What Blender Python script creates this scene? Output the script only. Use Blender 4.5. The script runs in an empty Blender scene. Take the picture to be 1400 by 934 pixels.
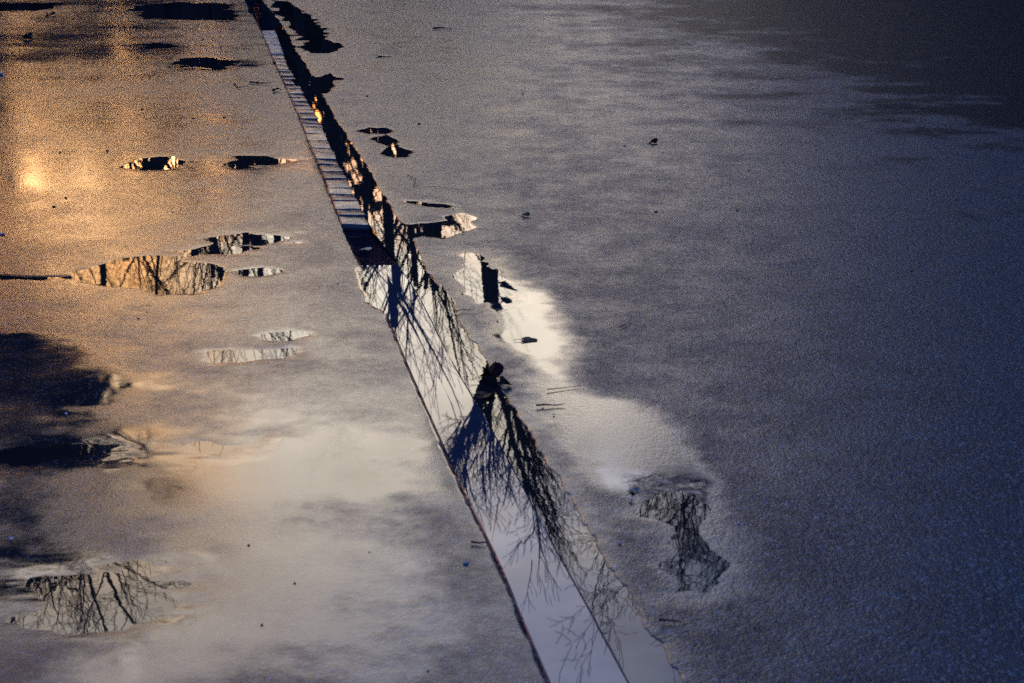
import bpy, math, random
import numpy as np
from mathutils import Vector, Matrix

SC = bpy.context.scene
COL = SC.collection
rng = np.random.default_rng(7)
random.seed(7)

# ------------------------------------------------------------------ camera
H = 1.6
PITCH = math.radians(20.0)
FOCAL = 50.0
F = 1400 * FOCAL / 36.0
cam_d = bpy.data.cameras.new('camera')
cam = bpy.data.objects.new('camera', cam_d)
COL.objects.link(cam)
cam.location = (0, 0, H)
cam.rotation_euler = (math.pi / 2 - PITCH, 0, 0)
cam_d.lens = FOCAL
cam_d.sensor_width = 36
cam_d.clip_end = 3000
cam_d.clip_start = 0.05
cam_d.dof.use_dof = True
cam_d.dof.focus_distance = 8.0
cam_d.dof.aperture_fstop = 7.1
SC.camera = cam

CP, SP = math.cos(PITCH), math.sin(PITCH)


def ray(px, py):
    u = (px - 700.0) / F
    v = (467.0 - py) / F
    return np.array([u, CP + v * SP, -SP + v * CP])


def G(px, py):
    """where the line of sight through a point of the photo meets the ground"""
    d = ray(px, py)
    t = H / -d[2]
    return (d[0] * t, d[1] * t)


def ENV(px, py, D):
    """the place, D metres ahead, whose mirror image in still water shows there"""
    d = ray(px, py)
    t = D / d[1]
    return Vector((d[0] * t, D, -H - d[2] * t))


# ------------------------------------------------------------------ helpers
def tag(o, label=None, cat=None, group=None, kind=None):
    if label: o['label'] = label
    if cat: o['category'] = cat
    if group: o['group'] = group
    if kind: o['kind'] = kind
    return o


def mesh_np(name, V, FC, mat, parent=None, smooth=True):
    me = bpy.data.meshes.new(name)
    V = np.asarray(V, dtype=np.float32)
    FC = np.asarray(FC, dtype=np.int32)
    n, k = FC.shape
    me.vertices.add(len(V)); me.vertices.foreach_set('co', V.ravel())
    me.loops.add(n * k); me.loops.foreach_set('vertex_index', FC.ravel())
    me.polygons.add(n)
    me.polygons.foreach_set('loop_start', np.arange(0, n * k, k, dtype=np.int32))
    me.polygons.foreach_set('loop_total', np.full(n, k, dtype=np.int32))
    me.polygons.foreach_set('use_smooth', np.full(n, smooth, dtype=bool))
    me.update(calc_edges=True)
    me.materials.append(mat)
    o = bpy.data.objects.new(name, me)
    COL.objects.link(o)
    if parent: o.parent = parent
    return o


def mesh_py(name, verts, faces, mat, parent=None, smooth=False):
    me = bpy.data.meshes.new(name)
    me.from_pydata([tuple(v) for v in verts], [], faces)
    me.update()
    if smooth:
        for p in me.polygons: p.use_smooth = True
    me.materials.append(mat)
    o = bpy.data.objects.new(name, me)
    COL.objects.link(o)
    if parent: o.parent = parent
    return o


_lat = {}
def vnoise(x, y, seed=0):
    if seed not in _lat:
        _lat[seed] = np.random.default_rng(1000 + seed).random((256, 256)).astype(np.float32)
    L = _lat[seed]
    xi = np.floor(x).astype(np.int64); yi = np.floor(y).astype(np.int64)
    fx = x - xi; fy = y - yi
    fx = fx * fx * (3 - 2 * fx); fy = fy * fy * (3 - 2 * fy)
    a = L[xi % 256, yi % 256]; b = L[(xi + 1) % 256, yi % 256]
    c = L[xi % 256, (yi + 1) % 256]; d = L[(xi + 1) % 256, (yi + 1) % 256]
    return (a * (1 - fx) + b * fx) * (1 - fy) + (c * (1 - fx) + d * fx) * fy - 0.5


def fbm(x, y, seed=0, octv=4):
    r = 0; a = 1; s = 0
    for k in range(octv):
        r = r + a * vnoise(x * 2 ** k + 17.3 * k, y * 2 ** k + 9.1 * k, seed + k); s += a; a *= 0.55
    return r / s * 2


def sstep(a, b, x):
    t = np.clip((x - a) / (b - a), 0, 1)
    return t * t * (3 - 2 * t)


def sdf_poly(x, y, P):
    """signed distance to a closed polygon, negative inside"""
    d = np.full(x.shape, 1e9); ins = np.zeros(x.shape, bool)
    n = len(P)
    for i in range(n):
        ax, ay = P[i]; bx, by = P[(i + 1) % n]
        ex, ey = bx - ax, by - ay
        wx, wy = x - ax, y - ay
        t = np.clip((wx * ex + wy * ey) / (ex * ex + ey * ey + 1e-12), 0, 1)
        d = np.minimum(d, (wx - ex * t) ** 2 + (wy - ey * t) ** 2)
        c = ((ay > y) != (by > y)) & (x < ex * (y - ay) / (ey + 1e-12) + ax)
        ins ^= c
    d = np.sqrt(d)
    return np.where(ins, -d, d)


# ------------------------------------------------------------------ node helpers
def new_mat(name):
    m = bpy.data.materials.new(name); m.use_nodes = True
    nt = m.node_tree
    b = nt.nodes['Principled BSDF']
    return m, nt, b


def nd(nt, t, **kw):
    n = nt.nodes.new(t)
    for k, v in kw.items():
        if hasattr(n, k): setattr(n, k, v)
        else: n.inputs[k.replace('_', ' ')].default_value = v
    return n


def math_n(nt, op, a, b=None, c=None, clamp=False):
    n = nt.nodes.new('ShaderNodeMath'); n.operation = op; n.use_clamp = clamp
    for i, v in enumerate((a, b, c)):
        if v is None: continue
        if isinstance(v, (int, float)): n.inputs[i].default_value = v
        else: nt.links.new(v, n.inputs[i])
    return n.outputs[0]


def maprange(nt, v, a, b, c, d, smooth=True):
    n = nt.nodes.new('ShaderNodeMapRange')
    n.interpolation_type = 'SMOOTHSTEP' if smooth else 'LINEAR'
    nt.links.new(v, n.inputs['Value'])
    for k, q in zip(('From Min', 'From Max', 'To Min', 'To Max'), (a, b, c, d)):
        if isinstance(q, (int, float)): n.inputs[k].default_value = q
        else: nt.links.new(q, n.inputs[k])
    return n.outputs['Result']


def mixc(nt, f, a, b):
    n = nt.nodes.new('ShaderNodeMix'); n.data_type = 'RGBA'
    for s, v in ((n.inputs[0], f), (n.inputs[6], a), (n.inputs[7], b)):
        if isinstance(v, (int, float)): s.default_value = v
        elif isinstance(v, tuple): s.default_value = (*v, 1) if len(v) == 3 else v
        else: nt.links.new(v, s)
    return n.outputs[2]


def noise_n(nt, vec, scale, detail=4, rough=0.55, out='Fac'):
    n = nt.nodes.new('ShaderNodeTexNoise')
    n.inputs['Scale'].default_value = scale
    n.inputs['Detail'].default_value = detail
    n.inputs['Roughness'].default_value = rough
    nt.links.new(vec, n.inputs['Vector'])
    return n.outputs[out]


# ------------------------------------------------------------------ materials
def asphalt_material(name, tint, dry_rough, wet_rough, fine=1.0, grain=0.5):
    m, nt, b = new_mat(name)
    L = nt.links.new
    tc = nd(nt, 'ShaderNodeTexCoord'); P = tc.outputs['Object']
    at = nd(nt, 'ShaderNodeAttribute', attribute_name='wet'); wet = at.outputs['Fac']
    vor = nd(nt, 'ShaderNodeTexVoronoi'); vor.inputs['Scale'].default_value = 150 * fine; L(P, vor.inputs['Vector'])
    vor2 = nd(nt, 'ShaderNodeTexVoronoi'); vor2.inputs['Scale'].default_value = 62 * fine; L(P, vor2.inputs['Vector'])
    n1 = noise_n(nt, P, 260 * fine, 3, 0.7)
    n2 = noise_n(nt, P, 5.0, 5, 0.6)
    n3 = noise_n(nt, P, 28.0, 4, 0.65)
    sep = nd(nt, 'ShaderNodeSeparateColor'); L(vor.outputs['Color'], sep.inputs[0])
    stone = maprange(nt, sep.outputs[0], 0.80, 1.0, 0.0, 1.0)
    dark = tuple(0.020 * t for t in tint); mid = tuple(0.046 * t for t in tint)
    c = mixc(nt, n3, dark, mid)
    c = mixc(nt, math_n(nt, 'MULTIPLY', stone, 0.75), c, tuple(0.20 * t for t in tint))
    wd = math_n(nt, 'MULTIPLY', maprange(nt, wet, 0.0, 1.0, 1.0, 0.55), maprange(nt, wet, -0.35, 0.05, 0.30, 1.0))  # values below zero also darken the base colour
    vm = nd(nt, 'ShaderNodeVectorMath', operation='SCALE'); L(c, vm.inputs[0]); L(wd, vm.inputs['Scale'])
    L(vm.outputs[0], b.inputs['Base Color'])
    dn = math_n(nt, 'ADD', maprange(nt, n2, 0.35, 0.65, -0.08, 0.08), maprange(nt, n3, 0.3, 0.7, -0.07, 0.07))
    wn = math_n(nt, 'ADD', wet, math_n(nt, 'MULTIPLY', dn, maprange(nt, wet, 0.3, 0.95, 1.0, 0.05)), clamp=True)
    L(maprange(nt, wn, 0.0, 1.0, dry_rough, wet_rough, False), b.inputs['Roughness'])
    # grain: rounded stones with pits between, drowned where the film of water is thick
    hgt = math_n(nt, 'ADD', math_n(nt, 'MULTIPLY', vor.outputs['Distance'], -0.9),
                 math_n(nt, 'ADD', math_n(nt, 'MULTIPLY', vor2.outputs['Distance'], -0.7), math_n(nt, 'MULTIPLY', n1, 0.8)))
    hgt = math_n(nt, 'ADD', hgt, math_n(nt, 'MULTIPLY', n3, 0.9))
    bp = nd(nt, 'ShaderNodeBump'); bp.inputs['Distance'].default_value = 0.0032
    L(hgt, bp.inputs['Height'])
    L(maprange(nt, wn, 0.1, 0.85, grain, 0.003, False), bp.inputs['Strength'])
    L(bp.outputs[0], b.inputs['Normal'])
    b.inputs['IOR'].default_value = 1.5
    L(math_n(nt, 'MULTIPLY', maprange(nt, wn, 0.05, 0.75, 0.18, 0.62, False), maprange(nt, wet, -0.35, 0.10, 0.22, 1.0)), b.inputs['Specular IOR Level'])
    return m


M = {}
M['pavement'] = asphalt_material('wet_pavement_asphalt', (0.9, 0.92, 1.04), 0.34, 0.010, 1.15, 0.13)
M['road'] = asphalt_material('wet_road_asphalt', (0.55, 0.76, 0.98), 0.46, 0.010, 1.0, 0.34)


def water_material():
    m, nt, b = new_mat('standing_water')
    L = nt.links.new
    tc = nd(nt, 'ShaderNodeTexCoord'); P = tc.outputs['Object']
    b.inputs['Base Color'].default_value = (0.012, 0.013, 0.014, 1)
    b.inputs['Roughness'].default_value = 0.012
    b.inputs['IOR'].default_value = 1.42
    n = noise_n(nt, P, 22, 2, 0.5)
    n2 = noise_n(nt, P, 3.5, 2, 0.5)
    bp = nd(nt, 'ShaderNodeBump'); bp.inputs['Distance'].default_value = 0.00035
    bp.inputs['Strength'].default_value = 1.0
    L(math_n(nt, 'ADD', math_n(nt, 'MULTIPLY', n, 0.14), math_n(nt, 'MULTIPLY', n2, 0.40)), bp.inputs['Height'])
    L(bp.outputs[0], b.inputs['Normal'])
    return m
M['water'] = water_material()


def slab_material(name, col, rough, bump, ior=1.45):
    m, nt, b = new_mat(name)
    L = nt.links.new
    tc = nd(nt, 'ShaderNodeTexCoord'); P = tc.outputs['Object']
    a = noise_n(nt, P, 9, 6, 0.65); f = noise_n(nt, P, 180, 3, 0.7); g = noise_n(nt, P, 30, 3, 0.6)
    c = mixc(nt, a, tuple(0.6 * q for q in col), tuple(1.3 * q for q in col))
    L(c, b.inputs['Base Color'])
    L(maprange(nt, a, 0.35, 0.68, rough * 0.6, rough * 1.7), b.inputs['Roughness'])
    bp = nd(nt, 'ShaderNodeBump'); bp.inputs['Distance'].default_value = 0.0008; bp.inputs['Strength'].default_value = bump
    L(math_n(nt, 'ADD', math_n(nt, 'MULTIPLY', g, 0.5), math_n(nt, 'MULTIPLY', f, 0.3)), bp.inputs['Height'])
    L(bp.outputs[0], b.inputs['Normal'])
    b.inputs['IOR'].default_value = ior
    return m
M['slab_wet'] = slab_material('wet_concrete', (0.022, 0.032, 0.060), 0.0035, 0.012, 1.47)
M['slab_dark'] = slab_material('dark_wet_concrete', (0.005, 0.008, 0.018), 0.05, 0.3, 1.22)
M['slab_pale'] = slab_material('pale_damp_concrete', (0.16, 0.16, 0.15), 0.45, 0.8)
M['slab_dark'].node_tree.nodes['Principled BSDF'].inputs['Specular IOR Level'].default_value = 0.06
M['cobble'] = slab_material('wet_granite', (0.055, 0.058, 0.068), 0.24, 1.0)


def plain(name, col, rough=0.6, var=0.35, scale=40):
    m, nt, b = new_mat(name)
    tc = nd(nt, 'ShaderNodeTexCoord')
    n = noise_n(nt, tc.outputs['Object'], scale, 4, 0.6)
    nt.links.new(mixc(nt, n, tuple(q * (1 - var) for q in col), tuple(q * (1 + var) for q in col)), b.inputs['Base Color'])
    b.inputs['Roughness'].default_value = rough
    return m
M['bark'] = plain('bark', (0.030, 0.026, 0.024), 0.85, 0.4, 12)
M['twig'] = plain('twig_bark', (0.028, 0.023, 0.020), 0.8, 0.3, 30)
M['evergreen'] = plain('evergreen_foliage', (0.020, 0.030, 0.016), 0.7, 0.4, 3)
M['wood_far'] = plain('far_wood_foliage', (0.022, 0.024, 0.018), 0.9, 0.4, 1)
M['leaf_red'] = plain('wet_red_leaf', (0.045, 0.008, 0.006), 0.6, 0.5, 60)
M['leaf_brown'] = plain('wet_brown_leaf', (0.022, 0.013, 0.010), 0.6, 0.5, 60)
M['leaf_pale'] = plain('pale_leaf', (0.16, 0.14, 0.12), 0.45, 0.3, 60)
for k_ in ('leaf_red', 'leaf_brown'): M[k_].node_tree.nodes['Principled BSDF'].inputs['Specular IOR Level'].default_value = 0.12
M['leaf_green'] = plain('green_leaf', (0.03, 0.05, 0.02), 0.4, 0.3, 60)
M['stone'] = plain('dark_pebble', (0.03, 0.03, 0.034), 0.5, 0.4, 80)
M['stone_pale'] = plain('pale_pebble', (0.30, 0.30, 0.32), 0.5, 0.3, 80)
M['blue'] = plain('blue_plastic', (0.03, 0.17, 0.42), 0.3, 0.2, 30)
M['soil'] = plain('verge_soil', (0.03, 0.032, 0.018), 0.9, 0.5, 3)

# ------------------------------------------------------------------ gutter line (traced, then laid on the ground)
LE = [(334, 0), (345, 20), (357, 42), (375, 85), (400, 140), (430, 215), (455, 280), (475, 330), (497, 372), (523, 420), (560, 510),
      (600, 600), (640, 690), (680, 765), (712, 850), (750, 934)]
MI = [(352, 0), (366, 20), (377, 43), (390, 80), (407, 111), (426, 143), (443, 174), (460, 211), (486, 266), (511, 310), (524, 328),
      (547, 360), (573, 395), (585, 418), (614, 476), (636, 516), (662, 557), (685, 597), (702, 629), (722, 664), (746, 710),
      (767, 753), (793, 792), (809, 821), (831, 866), (870, 934)]
RE = [(357, 0), (369, 17), (385, 37), (401, 66), (417, 91), (437, 126), (454, 160), (471, 186), (483, 203), (500, 231), (519, 263),
      (542, 304), (562, 331), (576, 366), (597, 392), (614, 418), (631, 450), (657, 487), (672, 515), (688, 548), (702, 571),
      (720, 595), (746, 635), (769, 675), (792, 716), (822, 766), (854, 814), (867, 840), (889, 872), (912, 908), (927, 934)]


def curve(pts):
    g = np.array([G(*p) for p in pts])
    g = g[np.argsort(g[:, 1])]
    y, x = g[:, 1], g[:, 0]
    s0 = (x[2] - x[0]) / (y[2] - y[0])
    y = np.concatenate([[y[0] - 4.0], y]); x = np.concatenate([[x[0] - 4.0 * s0], x])
    # beyond the picture the gutter straightens out
    s1 = (x[-1] - x[-4]) / (y[-1] - y[-4])
    y = np.concatenate([y, [y[-1] + 60.0]]); x = np.concatenate([x, [x[-1] + 60.0 * s1]])
    ys = np.linspace(y[0], y[-1], 4000)
    xs = np.interp(ys, y, x)
    k = 9
    xp = np.pad(xs, k, mode='edge'); xs2 = np.convolve(xp, np.ones(2 * k + 1) / (2 * k + 1), 'valid')
    xs2[:k] = xs[:k]; xs2[-k:] = xs[-k:]
    return lambda q: np.interp(q, ys, xs2)
cL, cM, cR = curve(LE), curve(MI), curve(RE)

# ------------------------------------------------------------------ puddles: outline in photo points -> ground metres
# (outline, softness in metres, shore noise, label)
PUD = []
def ell(cx, cy, rx, ry, n=14, rot=0.0):
    return [(cx + rx * math.cos(a) + rot * ry * math.sin(a), cy + ry * math.sin(a)) for a in [2 * math.pi * i / n for i in range(n)]]
def pud(pts, label, edge=0.03, noise=0.02):
    PUD.append(dict(P=[G(*p) for p in pts], label=label, edge=edge, noise=noise))

pud([(85, 379), (120, 364), (165, 355), (215, 350), (255, 357), (305, 366), (300, 392), (262, 402), (215, 401), (160, 390), (110, 384)],
    'lens shaped puddle on the pavement mirroring trunks against cream sky', 0.02, 0.03)
pud([(320, 371), (345, 364), (372, 366), (385, 371), (360, 377), (330, 377)], 'thin puddle just beside the tip of the lens shaped puddle', 0.03, 0.03)
pud([(0, 377), (50, 378), (88, 378), (60, 383), (0, 382)], 'thread of dark water running into the lens shaped puddle', 0.02, 0.02)
pud([(250, 352), (262, 338), (300, 326), (345, 320), (405, 321), (395, 330), (345, 338), (300, 346)],
    'dark smeared puddle above the lens shaped puddle, ending in orange glints', 0.10, 0.08)
pud([(340, 458), (365, 452), (395, 451), (415, 458), (390, 465), (355, 465)], 'small puddle crossed by two dark trunk reflections', 0.03, 0.03)
pud([(268, 486), (282, 476), (330, 476), (375, 478), (395, 476), (385, 488), (330, 492), (290, 498), (272, 494)],
    'long low puddle below the two-trunk puddle', 0.04, 0.04)
pud([(245, 612), (270, 603), (310, 604), (352, 600), (348, 616), (300, 622), (262, 624)], 'slim puddle with twiggy black reflections above the milky wet sheen', 0.09, 0.05)
pud([(170, 226), (195, 216), (232, 213), (262, 220), (240, 230), (200, 232)], 'small puddle with bright gold glints on the pavement', 0.06, 0.06)
pud([(300, 224), (330, 216), (365, 214), (392, 220), (360, 226), (322, 228)], 'narrow olive dark puddle next to the gold glinting one', 0.12, 0.08)
pud([(180, 8), (230, 4), (300, 4), (322, 14), (318, 28), (260, 27), (200, 24)], 'broad black puddle at the far end of the pavement', 0.25, 0.10)
pud([(-40, 8), (30, 3), (95, 5), (60, 13), (-40, 16)], 'thin black far puddle in the orange sheen', 0.10, 0.12)
pud([(175, 60), (225, 58), (255, 64), (215, 67)], 'faint brown puddle streak in the warm far pavement', 0.30, 0.12)
pud([(220, 83), (290, 80), (345, 88), (300, 94), (240, 90)], 'long faint puddle streak near the pale gutter slab', 0.30, 0.14)
pud([(-30, 612), (30, 606), (85, 606), (130, 612), (128, 622), (70, 627), (-30, 630)], 'black puddle band under the dark tree reflection', 0.13, 0.06)
pud([(40, 826), (70, 800), (120, 790), (185, 772), (240, 775), (228, 800), (195, 832), (110, 862), (55, 862), (30, 848)],
    'near pavement puddle mirroring gnarled bare branches', 0.16, 0.07)
pud([(372, 0), (392, 2), (425, 22), (447, 42), (444, 56), (412, 56), (400, 40), (382, 20)], 'long black puddle trailing along the far gutter', 0.03, 0.06)
pud([(408, 64), (425, 55), (450, 54), (470, 64), (452, 73), (425, 72)], 'oval black puddle on the road beside the pale slab', 0.02, 0.03)
pud([(410, 108), (432, 106), (452, 97), (466, 108), (452, 119), (440, 126), (424, 124)], 'black puddle joining the gutter channel', 0.03, 0.04)
pud([(486, 178), (505, 172), (536, 178), (532, 184), (500, 183)], 'first of the gold puddles on the road, a thin sliver with a dark end', 0.04, 0.04)
pud([(508, 188), (530, 184), (538, 188), (545, 197), (566, 206), (562, 214), (538, 217), (520, 210), (528, 200)],
    'ring shaped gold glinting puddle on the road', 0.03, 0.03)
pud([(556, 276), (590, 274), (632, 280), (625, 288), (592, 286)], 'dark streak of a puddle just before the cross channel', 0.05, 0.04)
pud([(611, 296), (632, 292), (650, 298), (646, 314), (618, 316)], 'black square ended puddle at the end of the cross channel', 0.03, 0.03)
pud([(520, 311), (560, 307), (612, 301), (636, 304), (634, 316), (606, 325), (578, 322), (556, 325), (532, 322)],
    'narrow cross channel of water draining into the gutter', 0.02, 0.02)
pud([(627, 350), (640, 346), (656, 347), (676, 368), (694, 398), (676, 412), (654, 416), (640, 402), (629, 374)],
    'puddle with a black trunk reflection cut by a bright cream edge', 0.14, 0.05)
pud([(870, 704), (900, 676), (935, 670), (962, 690), (968, 740), (990, 775), (998, 800), (970, 812), (925, 808), (912, 780), (935, 756), (915, 722)],
    'road puddle mirroring a tangle of fine bare branches', 0.10, 0.035)
pud([(488, 366), (500, 372), (510, 392), (520, 420), (528, 430), (512, 420), (500, 404), (492, 388)], 'black sliver of water along the pavement edge of the long slab', 0.015, 0.01)

LEVEL = -0.0013


# wide damp regions (softly glossy film); negative gain darkens and dulls: polygon, inner gain, soft width in metres
FILM = [
    # bright streak on the road
    ([(650, 345), (695, 350), (765, 430), (815, 535), (880, 568), (955, 632), (975, 690), (905, 690),
      (835, 655), (775, 612), (742, 580), (705, 500), (668, 420), (650, 400)], 0.56, 0.20),
    ([(860, 660), (960, 660), (1000, 720), (1010, 800), (960, 835), (890, 810), (900, 740)], 0.34, 0.22),
    ([(664, 356), (688, 366), (728, 430), (770, 520), (722, 500), (690, 450)], 0.3, 0.15),
    # milky sheen, near pavement
    ([(120, 560), (330, 590), (440, 580), (520, 640), (560, 720), (600, 934), (150, 934), (140, 780)], 0.56, 0.6),
    ([(180, 730), (420, 745), (470, 830), (420, 934), (170, 934), (200, 840)], 0.16, 0.15),
    ([(-60, 780), (120, 760), (250, 760), (240, 850), (60, 880), (-60, 870)], 0.45, 0.3),
    ([(400, 455), (500, 462), (490, 485), (420, 490)], 0.16, 0.12),
    ([(380, 600), (470, 615), (540, 680), (560, 720), (470, 690), (420, 640)], 0.16, 0.08),
    # far right road, darker and duller; then far left, along the gutter, orange area
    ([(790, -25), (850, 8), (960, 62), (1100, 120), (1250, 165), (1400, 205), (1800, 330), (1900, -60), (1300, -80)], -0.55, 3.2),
    ([(-200, 0), (330, 0), (470, 340), (540, 500), (600, 640), (120, 560), (-200, 450)], 0.17, 0.6),
    ([(-300, -10), (210, -10), (300, 300), (270, 430), (-300, 400)], 0.27, 0.9),
    ([(-80, 470), (130, 480), (155, 790), (-80, 800)], 0.56, 0.5),
    # road next to the gutter
    ([(360, 0), (620, 0), (720, 200), (700, 340), (640, 470), (420, 120)], 0.16, 0.7),
    ([(640, 500), (800, 620), (900, 820), (960, 934), (910, 934), (780, 700), (690, 550)], 0.06, 0.15),
]


def surface(x, y, side):
    """height and wetness of the asphalt at world x, y"""
    big = fbm(x * 1.3, y * 1.3, 3, 3)
    z = (0.0007 if side < 0 else 0.0004) * fbm(x * 9, y * 9, 11, 4) + 0.0006 * big
    wet = (0.08 if side < 0 else 0.20) + (0.26 if side < 0 else 0.07) * fbm(x * 0.9, y * 0.55, 21, 4) + 0.10 * fbm(x * 4, y * 2.6, 31, 3)
    if side > 0: wet = wet - 0.04
    else: wet = wet + 0.30 * fbm(x * 0.4, y * 2.4, 81, 5)
    filmed = np.zeros_like(x); dz = np.zeros_like(x)
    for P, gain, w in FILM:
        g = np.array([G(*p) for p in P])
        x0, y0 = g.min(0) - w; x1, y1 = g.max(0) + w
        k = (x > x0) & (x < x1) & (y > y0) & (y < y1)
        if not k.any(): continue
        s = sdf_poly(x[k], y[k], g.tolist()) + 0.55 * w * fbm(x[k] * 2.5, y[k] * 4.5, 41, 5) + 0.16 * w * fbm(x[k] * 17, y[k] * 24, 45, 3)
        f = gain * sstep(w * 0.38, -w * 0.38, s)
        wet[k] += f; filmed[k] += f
    for q in PUD:
        g = np.array(q['P']); e = max(q['edge'], 0.012)
        x0, y0 = g.min(0) - 0.6; x1, y1 = g.max(0) + 0.6
        k = (x > x0) & (x < x1) & (y > y0) & (y < y1)
        if not k.any(): continue
        s = sdf_poly(x[k], y[k], q['P']) + 1.7 * q['noise'] * fbm(x[k] * 6, y[k] * 11, 51, 5)
        near = sstep(e * 3 + 0.10, 0.0, s)
        z[k] = z[k] * (1 - 0.8 * near); dz[k] -= 0.0029 * sstep(e, -e, s)
        wet[k] = np.maximum(wet[k], 0.15 + 0.80 * sstep(e * 0.9 + 0.012, -e * 0.8, s)) 
    z = z * (1 - 0.96 * sstep(0.15, 0.55, filmed))
    return z + dz, np.clip(wet, -0.45, 1)


def ground_sheet(name, side, mat):
    # rows follow the perspective (finer near), columns hug the gutter
    ys = []
    y = -4.0
    while y < 160:
        ys.append(y)
        if y < 1.9: y += 0.12
        elif y < 16: y += 0.0042 * max(1.0, (y / 2.4)) ** 1.75
        else: y += (y - 15) * 0.12 + 0.1
    ys = np.array(ys)
    us = []
    u = 0.0
    while u < 60:
        us.append(u)
        if u < 0.30: u += 0.0055
        elif u < 5.4: u += min(0.016, 0.0055 + (u - 0.3) * 0.02)
        else: u += (u - 5) * 0.35 + 0.05
    us = np.array(us)
    cen = cM(ys) - 0.05
    X = cen[:, None] + side * us[None, :]
    Y = np.repeat(ys[:, None], len(us), 1)
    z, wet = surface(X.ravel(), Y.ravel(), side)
    x, yy = X.ravel(), Y.ravel()
    rag = 0.010 * fbm(x * 0 + 5.0, yy * 16, 61, 3) + 0.006 * fbm(x * 30, yy * 30, 71, 3)
    if side < 0: e = cL(yy) + 0.0075 + 0.45 * rag - x; fine = sstep(-0.008, 0.010, -e)
    else: e = x - (cR(yy) + 0.004 + rag * 1.25); fine = sstep(-0.008, 0.010, -e)
    z = z - 0.048 * fine
    # asphalt rounds off towards its broken edge and stays damp there
    z = z - 0.003 * np.exp(-np.clip(e, 0, 1) / 0.02) * (1 - fine)
    wet = np.clip(wet + 0.25 * np.exp(-np.clip(e, 0, 1) / 0.035), -0.45, 1)
    R, C = X.shape
    idx = np.arange(R * C).reshape(R, C)
    a, b, c, d = idx[:-1, :-1].ravel(), idx[:-1, 1:].ravel(), idx[1:, 1:].ravel(), idx[1:, :-1].ravel()
    FC = np.stack([a, b, c, d] if side > 0 else [b, a, d, c], 1)
    o = mesh_np(name, np.stack([x, yy, z], 1), FC, mat)
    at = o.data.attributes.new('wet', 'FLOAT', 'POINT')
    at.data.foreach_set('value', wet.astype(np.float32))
    return tag(o, kind='structure')


ground_sheet('pavement', -1, M['pavement'])
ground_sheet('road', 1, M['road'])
tag(mesh_py('ground', [(-700, -700, -0.12), (700, -700, -0.12), (700, 900, -0.12), (-700, 900, -0.12)], [(0, 1, 2, 3)], M['soil']), kind='structure')


# water sheets: each a polygon a little wider than its hollow; the asphalt itself makes the shore
def puddle(q):
    P = np.array(q['P']); c = P.mean(0)
    out = []
    n = len(P)
    grow = 1.1 * q['noise'] + 0.15 * q['edge'] + 0.012
    # offset outline outward
    area = 0.5 * sum(P[i][0] * P[(i + 1) % n][1] - P[(i + 1) % n][0] * P[i][1] for i in range(n))
    sg = 1 if area > 0 else -1
    for i in range(n):
        a, b, d = P[i - 1], P[i], P[(i + 1) % n]
        t = (d - a); t = t / (np.linalg.norm(t) + 1e-9)
        out.append(b + sg * grow * np.array([t[1], -t[0]]))
    if sg < 0: out = out[::-1]
    vs = [(x - c[0], y - c[1], 0.0) for x, y in out] + [(x - c[0], y - c[1], -0.02) for x, y in out]
    fs = [tuple(range(n)), tuple(range(2 * n - 1, n - 1, -1))] + [(i, i + n, (i + 1) % n + n, (i + 1) % n) for i in range(n)]
    o = mesh_py('puddle', vs, fs, M['water'])
    o.location = (c[0], c[1], LEVEL + q.get('dz', 0))
    tag(o, q['label'], 'puddle', 'puddles on the wet asphalt')
for i, q in enumerate(PUD):
    q['dz'] = -0.00004 * (i % 7) - (0.0012 if 'sliver of water' in q['label'] else 0)
    puddle(q)

# ------------------------------------------------------------------ gutter
def ribbon(ya, yb, fl, fr, z0, z1, thick, step=0.03, bev=0.004, zr=None):
    """a slab following the gutter between ya and yb; z0 / z1 its height at the near / far end; bevelled long edges"""
    n = max(2, int((yb - ya) / step) + 1)
    ys = np.linspace(ya, yb, n)
    V, Fc = [], []
    for k, y in enumerate(ys):
        t = k / (n - 1); z = z0 + (z1 - z0) * t
        l, r = float(fl(y)), float(fr(y))
        zz = z if zr is None else z + zr
        for (x, dz, base) in ((l, -thick, z), (l, -bev, z), (l + bev, 0, z), ((l + r) / 2, 0.0, (z + zz) / 2), (r - 0.014, 0.0004, zz), (r, -0.0042, zz), (r, -thick, zz)):
            V.append((x, y, base + dz))
    m = 7
    for k in range(n - 1):
        for j in range(m - 1):
            a = k * m + j
            Fc.append((a, a + 1, a + m + 1, a + m))
        Fc.append((k * m + m - 1, k * m, k * m + m, k * m + 2 * m - 1))
    Fc.append(tuple(range(m - 1, -1, -1))[::-1])
    Fc.append(tuple(range((n - 1) * m, n * m))[::-1])
    return V, Fc


def Yat(px, py): return G(px, py)[1]
y_near = -3.5
y_ls = Yat(520, 362)        # far end of the long slab
y_ds = Yat(500, 306)        # far end of the dark slab
y_p0 = Yat(380, 75); y_p1 = Yat(367, 43); y_far = Yat(345, 0) + 6

fl = lambda y: cL(y) + 0.003
fr = lambda y: cM(y) - 0.002
g = 0.006
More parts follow.
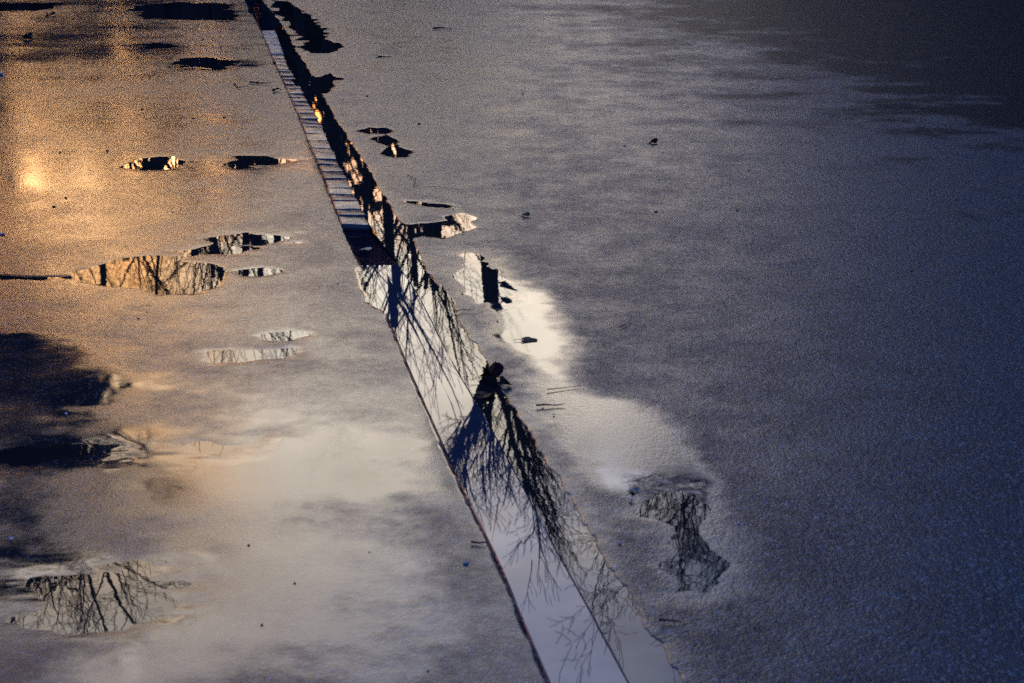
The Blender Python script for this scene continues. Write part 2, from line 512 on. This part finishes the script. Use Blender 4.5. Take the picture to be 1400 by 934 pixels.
# long near slab laid as two lengths with a fine joint
V, Fc = ribbon(y_near, y_ls, fl, fr, -0.0020, -0.0020, 0.04, 0.02)
tag(mesh_py('gutter_slab', V, Fc, M['slab_wet']), 'long smooth concrete gutter slab, mirror wet, running to the near edge', 'gutter slab', 'slabs of the gutter')
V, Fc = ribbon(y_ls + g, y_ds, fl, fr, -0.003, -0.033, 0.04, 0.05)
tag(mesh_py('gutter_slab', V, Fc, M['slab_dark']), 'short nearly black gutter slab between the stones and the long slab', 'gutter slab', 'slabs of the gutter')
V, Fc = ribbon(y_p0, y_p1, lambda y: cL(y) + 0.0, fr, 0.004, 0.006, 0.045, 0.05)
tag(mesh_py('gutter_slab', V, Fc, M['slab_pale']), 'pale dry looking gutter slab at the far end of the stones', 'gutter slab', 'slabs of the gutter')
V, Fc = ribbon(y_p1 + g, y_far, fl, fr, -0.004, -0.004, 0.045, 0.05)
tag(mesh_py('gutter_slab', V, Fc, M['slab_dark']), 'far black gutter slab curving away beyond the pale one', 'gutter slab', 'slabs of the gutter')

# small granite stones
y = y_ds + 0.012
k = 0
first = None
while y < y_p0 - 0.08:
    L_ = 0.10 + 0.09 * random.random()
    yb = min(y + L_, y_p0 - 0.012)
    V, Fc = [], []
    n, m = 7, 7
    tl = random.uniform(-0.003, 0.003); tn = random.uniform(-0.004, 0.003); zb = random.uniform(-0.004, 0.002)
    jl = random.uniform(-0.004, 0.004)
    cy = (y + yb) / 2; cx = float((fl(cy) + fr(cy)) / 2)
    for a in range(n):
        for b in range(m):
            s, t = a / (n - 1), b / (m - 1)
            s2 = 0.5 - 0.5 * math.cos(math.pi * s); t2 = 0.5 - 0.5 * math.cos(math.pi * t)
            yy = y + (yb - y) * t2
            xl, xr = float(fl(yy)) + jl + 0.003, float(fr(yy)) - 0.002
            xx = xl + (xr - xl) * s2
            ed = min(1, min(s2, 1 - s2) / 0.12) * min(1, min(t2, 1 - t2) / 0.14)
            zz = zb - 0.002 + 0.0018 * (ed ** 0.5) - 0.0018 + tl * (s2 - .5) * 2 + tn * (t2 - .5) * 2 + random.uniform(-.0009, .0009)
            V.append((xx - cx, yy - cy, zz))
    for a in range(n - 1):
        for b in range(m - 1):
            i = a * m + b
            Fc.append((i, i + m, i + m + 1, i + 1))
    rim = [b for b in range(m)] + [a * m + m - 1 for a in range(1, n)] + [(n - 1) * m + b for b in range(m - 2, -1, -1)] + [a * m for a in range(n - 2, 0, -1)]
    base = len(V)
    for i in rim: V.append((V[i][0], V[i][1], -0.05))
    q = len(rim)
    for i in range(q):
        Fc.append((rim[i], rim[(i + 1) % q], base + (i + 1) % q, base + i))
    Fc.append(tuple(range(base, base + q)))
    o = mesh_py('gutter_stone', V, Fc, M['cobble'], smooth=True)
    o.location = (cx, cy, 0)
    tag(o, 'small blue grey granite stone in the gutter row', 'paving stone', 'granite stones in the gutter row')
    y = yb + 0.0045
    k += 1

# bed of the gutter under the stones and slabs
ysb = np.linspace(-3.8, 40, 500)
V = []
for q in ysb: V += [(float(cL(q)) - 0.06, q, -0.052), (float(cR(q)) + 0.05, q, -0.052)]
Fc = [(2 * i, 2 * i + 1, 2 * i + 3, 2 * i + 2) for i in range(len(ysb) - 1)]
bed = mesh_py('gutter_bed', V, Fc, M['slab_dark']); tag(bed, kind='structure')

# the water standing in the open channel
ysb = np.linspace(-3.6, Yat(345, 0) + 8, 700)
V = []
for q in ysb: V += [(float(cM(q)) - 0.012, q, -0.0032), (float(cR(q)) + 0.035, q, -0.0032)]
V += [(a, b, c - 0.015) for a, b, c in V]
N = len(ysb) * 2
Fc = [(2 * i, 2 * i + 1, 2 * i + 3, 2 * i + 2) for i in range(len(ysb) - 1)]
Fc += [(N + 2 * i + 2, N + 2 * i + 3, N + 2 * i + 1, N + 2 * i) for i in range(len(ysb) - 1)]
ch = mesh_py('water', V, Fc, M['water'])
tag(ch, kind='structure')

# ------------------------------------------------------------------ litter, twigs, leaves, pebbles
def leaf(px, py, size, mat, label, curl=0.25, rot=None, z=0.002, lobes=5, name='leaf'):
    x, y = G(px, py)
    n = 28
    V = [(0, 0, 0.1 * size)]
    r0 = random.uniform(0, 6.28) if rot is None else rot
    for i in range(n):
        a = 2 * math.pi * i / n
        rr = size * (0.62 + 0.38 * abs(math.cos(lobes * a / 2 + 0.4)) + random.uniform(-.05, .05)) * (1.0 if math.cos(a) > -0.9 else 0.6)
        V.append((rr * math.cos(a), 0.72 * rr * math.sin(a), size * curl * (0.5 + 0.5 * math.sin(2 * a + r0)) + random.uniform(0, .06) * size))
    V2 = [(a, b, c - 0.0012) for a, b, c in V]
    F1 = [(0, 1 + i, 1 + (i + 1) % n) for i in range(n)]
    o_ = len(V)
    F2 = [(o_, o_ + 1 + (i + 1) % n, o_ + 1 + i) for i in range(n)]
    F3 = [(1 + i, o_ + 1 + i, o_ + 1 + (i + 1) % n, 1 + (i + 1) % n) for i in range(n)]
    o = mesh_py(name, V + V2, F1 + F2 + F3, mat)
    o.location = (x, y, z + 0.001); o.rotation_euler = (random.uniform(-.1, .1), random.uniform(-.1, .1), r0)
    tag(o, label, name)
    # stalk
    st = tube_mesh([Vector((-0.5 * size, 0, 0.05 * size)), Vector((-1.1 * size, 0.1 * size, 0.12 * size)), Vector((-1.5 * size, 0.0, 0.05 * size))],
                   [0.0011, 0.0009, 0.0007], 5)
    mesh_py('stalk', st[0], st[1], mat, o)
    return o


def tube_mesh(pts, rad, sides=6, V=None, Fc=None):
    if V is None: V, Fc = [], []
    base = len(V)
    for i, p in enumerate(pts):
        d = (pts[min(i + 1, len(pts) - 1)] - pts[max(i - 1, 0)])
        if d.length < 1e-9: d = Vector((0, 0, 1))
        d.normalize()
        a = d.orthogonal().normalized(); b = d.cross(a)
        for s in range(sides):
            t = 2 * math.pi * s / sides
            V.append(tuple(p + (a * math.cos(t) + b * math.sin(t)) * rad[i]))
    for i in range(len(pts) - 1):
        for s in range(sides):
            j = base + i * sides
            Fc.append((j + s, j + (s + 1) % sides, j + sides + (s + 1) % sides, j + sides + s))
    Fc.append(tuple(base + s for s in range(sides))[::-1])
    Fc.append(tuple(base + (len(pts) - 1) * sides + s for s in range(sides)))
    return V, Fc


def twig(pxs, r, label, forks=(), mat='twig'):
    g0 = [Vector((*G(*p), 0)) for p in pxs]
    c = sum(g0, Vector()) / len(g0)
    pts = [p - c + Vector((random.uniform(-.002, .002), random.uniform(-.004, .004), r + 0.002 + random.uniform(0, .004))) for p in g0]
    V, Fc = tube_mesh(pts, [r * (1 - 0.6 * i / (len(pts) - 1)) for i in range(len(pts))], 7)
    for f in forks:
        fp = [Vector((*G(*p), 0)) - c + Vector((0, 0, r + .003)) for p in f]
        tube_mesh(fp, [r * .6] + [r * .35] * (len(fp) - 1), 5, V, Fc)
    o = mesh_py('twig', V, Fc, M[mat], smooth=True)
    o.location = c
    return tag(o, label, 'twig', 'twigs on the wet ground')


def pebble(px, py, r, mat, label, grp=None, name='pebble', cat='pebble', flat=0.6):
    x, y = G(px, py)
    V, Fc = [], []
    import bmesh
    bm = bmesh.new(); bmesh.ops.create_icosphere(bm, subdivisions=2, radius=r)
    sd = random.random() * 10
    for v in bm.verts:
        k = 1 + 0.22 * math.sin(3 * v.co.x / r + sd) * math.cos(2.3 * v.co.y / r + sd * 2)
        v.co = Vector((v.co.x * k * 1.25, v.co.y * k, v.co.z * k * flat))
    me = bpy.data.meshes.new(name); bm.to_mesh(me); bm.free()
    me.materials.append(mat)
    for p in me.polygons: p.use_smooth = True
    o = bpy.data.objects.new(name, me); COL.objects.link(o)
    o.location = (x, y, r * flat * 0.7); o.rotation_euler.z = random.uniform(0, 3)
    tag(o, label, cat, grp)
    return o

# soggy leaves heaped against the channel edge
lf = leaf(671, 518, 0.044, M['leaf_red'], 'crumpled dark red leaf sticking up at the channel edge', 0.9, 0.4, 0.006)
leaf(690, 528, 0.028, M['leaf_brown'], 'small brown leaf tucked beside the crumpled red leaf', 0.6, 2.2, 0.004)
leaf(664, 540, 0.036, M['leaf_brown'], 'soaked dark brown leaf lying half in the channel below the red leaf', 0.3, 4.0, -0.004)
leaf(746, 668, 0.0095, M['leaf_red'], 'tiny dark red leaf floating in the channel water', 0.2, 1.0, -0.005)
leaf(722, 466, 0.032, M['leaf_brown'], 'flat brownish leaf lying in the bright wet streak', 0.05, 0.1, 0.001, 3)
leaf(866, 672, 0.016, M['leaf_pale'], 'small pale leaf next to the blue scrap', 0.3, 0.5, 0.002, 3)
leaf(718, 296, 0.022, M['leaf_green'], 'small dark green leaf alone on the dry looking road', 0.7, 0.2, 0.002)
leaf(523, 77, 0.07, M['leaf_pale'], 'flat pale leaf far up the road beside the oval puddle', 0.08, 0.0, 0.001, 3)
leaf(893, 196, 0.030, M['leaf_brown'], 'dark curled leaf in the middle of the far road', 0.7, 0.6, 0.002)
leaf(68, 21, 0.06, M['leaf_brown'], 'dark leaf lying at the far corner of the pavement', 0.5, 0.0, 0.002)
leaf(38, 54, 0.05, M['leaf_brown'], 'dark curled leaf standing up in the orange sheen', 0.9, 1.3, 0.003)
leaf(500, 340, 0.030, M['leaf_pale'], 'little pale leaf on the dark gutter slab', 0.2, 1.0, -0.006, 3)

twig([(320, 115), (326, 122), (338, 120), (347, 124)], 0.004, 'bent thin twig on the far pavement near the stones')
twig([(342, 114), (352, 115), (362, 116), (371, 115)], 0.006, 'knobbly dark twig pointing at the gutter stones', [[(350, 115), (354, 112)]])
twig([(374, 126), (380, 124), (385, 126)], 0.010, 'short thick twig stub touching the gutter stones')
twig([(846, 449), (855, 446), (862, 440), (872, 443), (884, 448)], 0.0018, 'forked fine twig arching on the road beside the bright streak', [[(856, 446), (848, 445)], [(862, 440), (860, 446)]])
twig([(734, 558), (748, 556), (760, 557), (772, 556)], 0.0028, 'dark twig with a thick end next to the blue speck', [[(740, 557), (744, 554)]])
twig([(748, 535), (765, 533), (785, 531), (800, 529)], 0.0016, 'faint straight twig across the cream wet streak')
twig([(900, 853), (915, 852), (932, 854)], 0.0030, 'short dark twig on the near road', )
twig([(645, 744), (655, 746), (666, 744)], 0.0030, 'dark twig stub at the pavement edge of the long slab')
twig([(592, 41), (605, 40), (618, 42)], 0.009, 'lone dark twig far up the road')
twig([(556, 240), (568, 246), (566, 256), (590, 256), (612, 258), (628, 262)], 0.0016, 'long wiry root-like twig above the cross channel')
twig([(622, 428), (632, 425), (644, 426)], 0.0018, 'fine twig between the channel and the bright streak')

peb = [(82, 209), (147, 207), (178, 104), (194, 150), (264, 162), (307, 161), (244, 182), (277, 55), (330, 62), (302, 65), (90, 271), (74, 283),
       (236, 290), (201, 427), (189, 436), (715, 129), (502, 132), (573, 170), (680, 424), (680, 440), (828, 422), (897, 290), (895, 195), (1024, 234), (1008, 288),
       (1246, 371), (854, 200), (833, 91), (1032, 859), (340, 746), (505, 755), (403, 798), (358, 855), (585, 918), (103, 536), (462, 388), (440, 300),
]
base_peb = None
for i, (px, py) in enumerate(peb):
    Yd = G(px, py)[1]
    r = 0.0027 * (0.6 + 0.7 * random.random()) * (1 + 0.28 * max(0, Yd - 3))
    if base_peb is None:
        base_peb = pebble(px, py, 0.01, M['stone'], 'dark crumb of grit lying on the wet asphalt', 'dark crumbs of grit on the asphalt')
        o = base_peb
    else:
        o = base_peb.copy(); COL.objects.link(o)
        x, y_ = G(px, py); o.location = (x, y_, 0.0); o.rotation_euler.z = random.uniform(0, 6)
    s = r / 0.01
    o.scale = (s * random.uniform(.8, 1.5), s * random.uniform(.8, 1.1), s)
    o.location.z = r * 0.45
for px, py, r, lb in ((637, 771, 0.0065, 'pale grey pebble on the pavement beside the long slab'),
                      (0, 103, 0.020, 'small white pebble at the edge of the orange sheen'),
                      (3, 321, 0.008, 'bluish white pebble near the lens shaped puddle'),
                      (1010, 717, 0.004, 'tiny white chip right of the branch-mirroring puddle')):
    pebble(px, py, r, M['stone_pale'], lb, None)
def scrap(px, py, r, label):
    x, y = G(px, py)
    V = [(-r, -r * .6, 0), (r * .9, -r * .7, .001), (r * 1.3, r * .1, .35 * r), (r * .2, r * .8, .1 * r), (-r * .9, r * .5, .5 * r)]
    V2 = [(a, b, c + 0.0012) for a, b, c in V]
    n = 5
    o = mesh_py('plastic_scrap', V + V2, [(4, 3, 2, 1, 0), (5, 6, 7, 8, 9)] + [(i, (i + 1) % n, n + (i + 1) % n, n + i) for i in range(n)], M['blue'])
    o.location = (x, y, 0.002); o.rotation_euler.z = random.uniform(0, 3)
    tag(o, label, 'litter')
scrap(862, 685, 0.0065, 'bright blue plastic scrap beside the pale leaf')
scrap(847, 743, 0.0045, 'blue plastic crumb on the dark asphalt beside the channel')
scrap(757, 568, 0.0040, 'pale blue speck of litter in the cream wet streak')
scrap(90, 567, 0.0055, 'blue plastic speck on the dark part of the pavement')
scrap(15, 738, 0.006, 'teal plastic scrap at the near pavement edge')

# ------------------------------------------------------------------ trees (seen only in the water)
def grow(P, D, length, r, level, maxl, buf, prm, rnd):
    """one branch and what grows from it"""
    n = 5 if level < 2 else 4
    pts, rad = [P.copy()], [r]
    d = D.copy()
    for i in range(n):
        j = prm['wob'] * (0.5 + 0.25 * level)
        d = (d + Vector((rnd.uniform(-j, j), rnd.uniform(-j, j), rnd.uniform(-j, j) + prm['up'] * (0.6 if level else 0.1)))).normalized()
        pts.append(pts[-1] + d * length / n)
        rad.append(max(r * (1 - 0.58 * (i + 1) / n), 0.0065))
    tgt = buf['trunk'] if level <= 1 else buf['crown']
    tube_mesh(pts, rad, 8 if level == 0 else (5 if level < 3 else 3), *tgt)
    if level >= maxl: return
    kids = prm['kids'][level]
    if level > 0:
        grow(pts[-1], d, length * 0.62, rad[-1], level + 1, maxl, buf, prm, rnd)
    for k in range(kids):
        t = (0.35 if level else prm.get('fork', 0.5)) + (1 - (0.35 if level else prm.get('fork', 0.5))) * (k + rnd.random() * 0.7) / kids
        t = min(t, 1.0)
        i = min(int(t * n), n - 1); f = t * n - i
        p = pts[i].lerp(pts[i + 1], f)
        rr = rad[i] * (1 - f) + rad[i + 1] * f
        ax = (pts[i + 1] - pts[i]).normalized()
        side = ax.orthogonal().normalized()
        side.rotate(Matrix.Rotation(rnd.uniform(0, 6.283), 3, ax))
        sp = prm['spread'][level] * rnd.uniform(0.7, 1.25)
        nd_ = (ax * math.cos(sp) + side * math.sin(sp)).normalized()
        grow(p, nd_, length * prm['ratio'][level] * rnd.uniform(0.75, 1.15), rr * prm.get('rr', 0.6), level + 1, maxl, buf, prm, rnd)


def bare_tree(name, seed, height, r, prm, label, group=None, mat='bark', lean=(0, 0)):
    rnd = random.Random(seed)
    buf = {'trunk': ([], []), 'crown': ([], [])}
    grow(Vector((0, 0, -0.2)), Vector((lean[0], lean[1], 1)).normalized(), height * prm['bole'], r, 0, prm['max'], buf, prm, rnd)
    zs = sorted(v[2] for q in buf.values() for v in q[0])
    k = height / zs[int(len(zs) * 0.985)]
    for q in buf.values(): q[0][:] = [(a * k, b * k, c * k) for a, b, c in q[0]]
    e = bpy.data.objects.new(name, None); COL.objects.link(e)
    tag(e, label, 'tree', group)
    for part in ('trunk', 'crown'):
        mesh_py(part, buf[part][0], buf[part][1], M['bark'] if part == 'trunk' else M['twig'], e)
    return e


def stand(e, px, D, z=-0.1, rot=None):
    p = ENV(px, 300, D)
    e.location = (p.x, D, z)
    if rot is not None: e.rotation_euler.z = rot


def copy_tree(e):
    c = e.copy(); COL.objects.link(c)
    for ch_ in e.children:
        k = ch_.copy(); COL.objects.link(k); k.parent = c
    return c

BIG = dict(bole=0.82, fork=0.86, kids=(7, 7, 6, 5), spread=(0.40, 0.42, 0.55, 0.7), ratio=(0.25, 0.58, 0.5, 0.5), wob=0.13, up=0.08, max=4, rr=0.66)
t = bare_tree('bare_tree', 5, 13.5, 0.34, BIG, 'tall bare tree mirrored along the near gutter, limbs fanning upward', lean=(0.02, 0))
stand(t, 645, 27)
WIDE = dict(bole=0.84, fork=0.88, kids=(9, 8, 7, 6), spread=(0.95, 0.75, 0.75, 0.8), ratio=(0.36, 0.5, 0.45, 0.45), wob=0.26, up=0.05, max=4, rr=0.62)
t = bare_tree('bare_tree', 12, 12.5, 0.19, WIDE, 'spreading bare tree mirrored in the near road puddle')
stand(t, 975, 24, rot=2.6)
t = bare_tree('bare_tree', 23, 13.3, 0.36, WIDE, 'gnarled thick-limbed tree mirrored in the near pavement puddle')
stand(t, -5, 24)
# its ivy
rnd = random.Random(3)
V, Fc = [], []
for i in range(18000):
    hgt = rnd.uniform(5.9, 10.6)
    prof = 0.18 + 0.25 * (hgt > 6) + 1.6 * math.exp(-((hgt - 8.3) / 1.6) ** 2)
    a = rnd.uniform(0, 6.283); rr = prof * math.sqrt(rnd.random()) * (0.75 + 0.35 * math.sin(5 * a + hgt * 2.1))
    c = Vector((rr * math.cos(a), rr * math.sin(a), hgt))
    u = Vector((rnd.gauss(0, 1), rnd.gauss(0, 1), rnd.gauss(0, 1))).normalized(); w = u.orthogonal().normalized()
    s = rnd.uniform(0.07, 0.15)
    b = len(V)
    V += [tuple(c - u * s), tuple(c + w * s * .6), tuple(c + u * s), tuple(c - w * s * .6)]
    Fc.append((b, b + 1, b + 2, b + 3))
mesh_py('ivy', V, Fc, M['evergreen'], t)
pine = bpy.data.objects.new('pine_tree', None); COL.objects.link(pine)
tag(pine, 'dark high-crowned pine throwing the black reflection on the near pavement', 'tree')
V, Fc = tube_mesh([Vector((0, 0, -.2)), Vector((.1, 0, 4)), Vector((0, .1, 8)), Vector((.1, 0, 12.5))], [.28, .22, .16, .04], 9)
mesh_py('trunk', V, Fc, M['bark'], pine, True)
V, Fc = [], []
blobs = []
for i in range(26):
    a = rnd.uniform(0, 6.283); hh = rnd.uniform(7.6, 12.2); q = rnd.uniform(0.6, 2.4) * (1 - 0.1 * (hh - 8))
    blobs.append((Vector((q * math.cos(a), q * math.sin(a), hh)), rnd.uniform(0.5, 1.0)))
    tube_mesh([Vector((0, 0, hh - .5)), blobs[-1][0]], [.05, .02], 4, V, Fc)
for i in range(30000):
    c, rb = rnd.choice(blobs)
    c = c + Vector((rnd.gauss(0, 1) * rb * .5, rnd.gauss(0, 1) * rb * .5, rnd.gauss(0, 1) * rb * .32))
    u = Vector((rnd.gauss(0, 1), rnd.gauss(0, 1), rnd.gauss(0, 1))).normalized(); w = u.orthogonal().normalized()
    s = rnd.uniform(0.06, 0.13); b = len(V)
    V += [tuple(c - u * s), tuple(c + w * s * .4), tuple(c + u * s), tuple(c - w * s * .4)]
    Fc.append((b, b + 1, b + 2, b + 3))
mesh_py('crown', V, Fc, M['evergreen'], pine)
stand(pine, -112, 24.5)

SLIM = [dict(bole=0.84, fork=0.34, kids=(7, 4, 3), spread=(0.55, 0.6, 0.7), ratio=(0.30, 0.5, 0.5), wob=0.07, up=0.08, max=3, rr=0.42),
        dict(bole=0.80, fork=0.42, kids=(6, 4, 3), spread=(0.6, 0.6, 0.7), ratio=(0.34, 0.5, 0.5), wob=0.09, up=0.08, max=3, rr=0.5),
        dict(bole=0.86, fork=0.25, kids=(8, 4, 3), spread=(0.75, 0.6, 0.7), ratio=(0.26, 0.5, 0.5), wob=0.06, up=0.05, max=3, rr=0.35)]
protos = []
spots = [(540, 34, 1.05), (575, 36, 1.0), (606, 40, .95), (592, 31, .98), (556, 44, 1.1), (516, 38, .9), (470, 42, .95), (389, 33, .98), (357, 32, .98),
         (322, 35, .9), (284, 33, .98), (262, 44, .95), (238, 33, .72), (222, 46, 1.0), (204, 37, .75), (186, 42, .9), (168, 35, .70), (150, 47, .95), (132, 40, .75), (112, 38, .8),
         (60, 44, 1.0), (20, 40, 1.0), (420, 46, 1.0), (340, 48, 1.0), (300, 50, 1.0), (740, 46, .6), (800, 50, .6), (1080, 38, 1.1),
         (1150, 34, 1.1), (1220, 40, 1.2), (1290, 34, 1.2), (1370, 38, 1.3), (-60, 40, 1), (-130, 36, 1), (1450, 36, 1.2)]
for i, (px, D, s) in enumerate(spots):
    k = i % 3
    if i < 3:
        e = bare_tree('slender_tree', 40 + i, 13.5, 0.19 if k != 2 else 0.15, SLIM[k], 'slender bare trunk in the wood across the road end', 'slender trees of the wood ahead')
        protos.append(e)
    else:
        e = copy_tree(protos[k])
    stand(e, px, D, rot=random.uniform(0, 6.28))
    wide = 1.9 if (px < 335 and i % 2) else 1.25
    e.scale = (s * wide, s * wide, s * D / 36)


# undergrowth and dense far wood: a mass nobody could count
def wood_mass(name, az0, az1, D0, D1, hfun, n, size, seed):
    r_ = np.random.default_rng(seed)
    az = r_.uniform(az0, az1, n); D = r_.uniform(D0, D1, n)
    top = hfun(az, r_)
    z = top * r_.random(n) ** 0.8
    X = D * np.tan(np.radians(az)); Y = D
    c = np.stack([X, Y, z], 1)
    u = r_.normal(size=(n, 3)); u /= np.linalg.norm(u, axis=1)[:, None]
    v = np.cross(u, r_.normal(size=(n, 3))); v /= np.linalg.norm(v, axis=1)[:, None]
    s = r_.uniform(size * .5, size * 1.4, n)[:, None]
    V = np.stack([c - u * s, c + v * s * .6, c + u * s, c - v * s * .6], 1).reshape(-1, 3)
    Fc = np.arange(4 * n).reshape(n, 4)
    return tag(mesh_np(name, V, Fc, M['wood_far'], smooth=False), kind='stuff')


def h1(az, r_):
    a = az * 1.0
    h = 10.0 + 3.2 * r_.random(len(a)) ** 6 + 1.3 * np.sin(a * 1.7) + 1.2 * np.sin(a * 4.3 + 1) + 0.8 * np.sin(a * 11 + 2) + 0.5 * np.sin(a * 23)
    return h - 1.8 * np.exp(-((az + 14) / 5) ** 2)
wood_mass('undergrowth', -48, 14, 52, 62, h1, 42000, 0.42, 5)


def h2(az, r_):
    h = 8 + 13 * sstep(12, 26, az) + 1.5 * np.sin(az * 1.3) + 1.0 * np.sin(az * 3.9) + 0.6 * np.sin(az * 9)
    return h
wood_mass('dense_woods', 9, 52, 36, 46, h2, 45000, 0.42, 6)

# ------------------------------------------------------------------ sky and sun
SUN_AZ, SUN_EL = -17.0, 9.0        # degrees left of straight ahead, above the horizon
w = bpy.data.worlds.new('World'); SC.world = w; w.use_nodes = True
nt = w.node_tree
for n in list(nt.nodes): nt.nodes.remove(n)
L = nt.links.new
out = nt.nodes.new('ShaderNodeOutputWorld'); bg = nt.nodes.new('ShaderNodeBackground')
L(bg.outputs[0], out.inputs[0])
sky = nt.nodes.new('ShaderNodeTexSky'); sky.sky_type = 'NISHITA'; sky.sun_disc = False
sky.sun_elevation = math.radians(SUN_EL); sky.sun_rotation = math.radians(SUN_AZ)
sky.air_density = 1.0; sky.dust_density = 1.5; sky.ozone_density = 2.0
tc = nt.nodes.new('ShaderNodeTexCoord'); gen = tc.outputs['Generated']
sx = nt.nodes.new('ShaderNodeSeparateXYZ'); L(gen, sx.inputs[0])
X, Yc, Z = sx.outputs
el = math_n(nt, 'MULTIPLY', math_n(nt, 'ARCSINE', Z), 57.2958)
az = math_n(nt, 'MULTIPLY', math_n(nt, 'ARCTAN2', X, Yc), 57.2958)
# clouds: lit warm from the low sun, cream above, lavender grey overhead; a break to blue on the right and behind
mp = nt.nodes.new('ShaderNodeMapping'); L(gen, mp.inputs[0]); mp.inputs['Scale'].default_value = (1, 1, 3.0)
cl = noise_n(nt, mp.outputs[0], 3.2, 6, 0.55)
cl2 = noise_n(nt, mp.outputs[0], 9.0, 4, 0.6)
elj = math_n(nt, 'ADD', el, maprange(nt, cl, 0.3, 0.7, -3.5, 3.5))
warm = maprange(nt, elj, 12.5, 19.0, 1.0, 0.0)
left = maprange(nt, az, -30.0, 6.0, 1.0, 0.0)
orange = (2.0, 0.62, 0.06); cream = (1.0, 0.88, 0.72); gold = (1.2, 0.64, 0.24); lav = (0.58, 0.59, 0.74); blue = (0.016, 0.042, 0.15); zen = (0.050, 0.130, 0.36)
c = mixc(nt, maprange(nt, elj, 22.5, 31.0, 0.0, 1.0), cream, mixc(nt, maprange(nt, az, -14.0, -2.0, 0.0, 1.0), (0.82, 0.70, 0.66), lav))
c = mixc(nt, math_n(nt, 'MULTIPLY', maprange(nt, elj, 20.0, 27.0, 0.9, 0.0), maprange(nt, az, -15.5, -9.5, 1.0, 0.0)), c, gold)
c = mixc(nt, math_n(nt, 'MULTIPLY', warm, maprange(nt, az, -11.0, 0.0, 1.0, 0.1)), c, orange)
c = mixc(nt, maprange(nt, elj, 30.0, 44.0, 0.0, 1.0), c, zen)
cosaz = math_n(nt, 'ABSOLUTE', math_n(nt, 'ADD', az, 8.0))
away = math_n(nt, 'MAXIMUM', maprange(nt, cosaz, 12.0, 44.0, 0.0, 1.0), maprange(nt, math_n(nt, 'ADD', az, math_n(nt, 'MULTIPLY', el, 0.05)), 3.0, 19.0, 0.0, 0.96))
c = mixc(nt, maprange(nt, az, 4.5, 13.0, 0.0, 0.85), c, (0.20, 0.31, 0.57))
c = mixc(nt, away, c, blue)
var = math_n(nt, 'MULTIPLY', maprange(nt, cl2, 0.3, 0.7, 0.85, 1.15), maprange(nt, math_n(nt, 'ABSOLUTE', math_n(nt, 'SUBTRACT', az, 3.0)), 2.0, 12.0, 1.15, 1.0))
vm = nt.nodes.new('ShaderNodeVectorMath'); vm.operation = 'SCALE'; L(c, vm.inputs[0]); L(var, vm.inputs['Scale'])
vm2 = nt.nodes.new('ShaderNodeVectorMath'); vm2.operation = 'SCALE'; L(vm.outputs[0], vm2.inputs[0]); vm2.inputs['Scale'].default_value = 46.0
cover = maprange(nt, math_n(nt, 'ADD', math_n(nt, 'MULTIPLY', cl, 0.3), maprange(nt, el, 0.0, 60.0, 0.85, 0.6)), 0.55, 0.8, 0.7, 1.0)
L(mixc(nt, cover, sky.outputs[0], vm2.outputs[0]), bg.inputs['Color'])
bg.inputs['Strength'].default_value = 0.05

sd = bpy.data.lights.new('sun', 'SUN'); sd.energy = 0.3; sd.angle = math.radians(14); sd.color = (1.0, 0.62, 0.30)
so = bpy.data.objects.new('sun', sd); COL.objects.link(so)
a, e_ = math.radians(SUN_AZ), math.radians(SUN_EL)
dirv = Vector((math.sin(a) * math.cos(e_), math.cos(a) * math.cos(e_), math.sin(e_)))
so.rotation_euler = dirv.to_track_quat('Z', 'Y').to_euler()
so.location = (0, 0, 30)

SC.view_settings.view_transform = 'Standard'
SC.view_settings.look = 'None'
SC.view_settings.gamma = 1.0
SC.view_settings.exposure = 0.80
SC.render.engine = 'CYCLES'
SC.cycles.max_bounces = 5
SC.cycles.sample_clamp_indirect = 6.0
SC.cycles.use_denoising = False
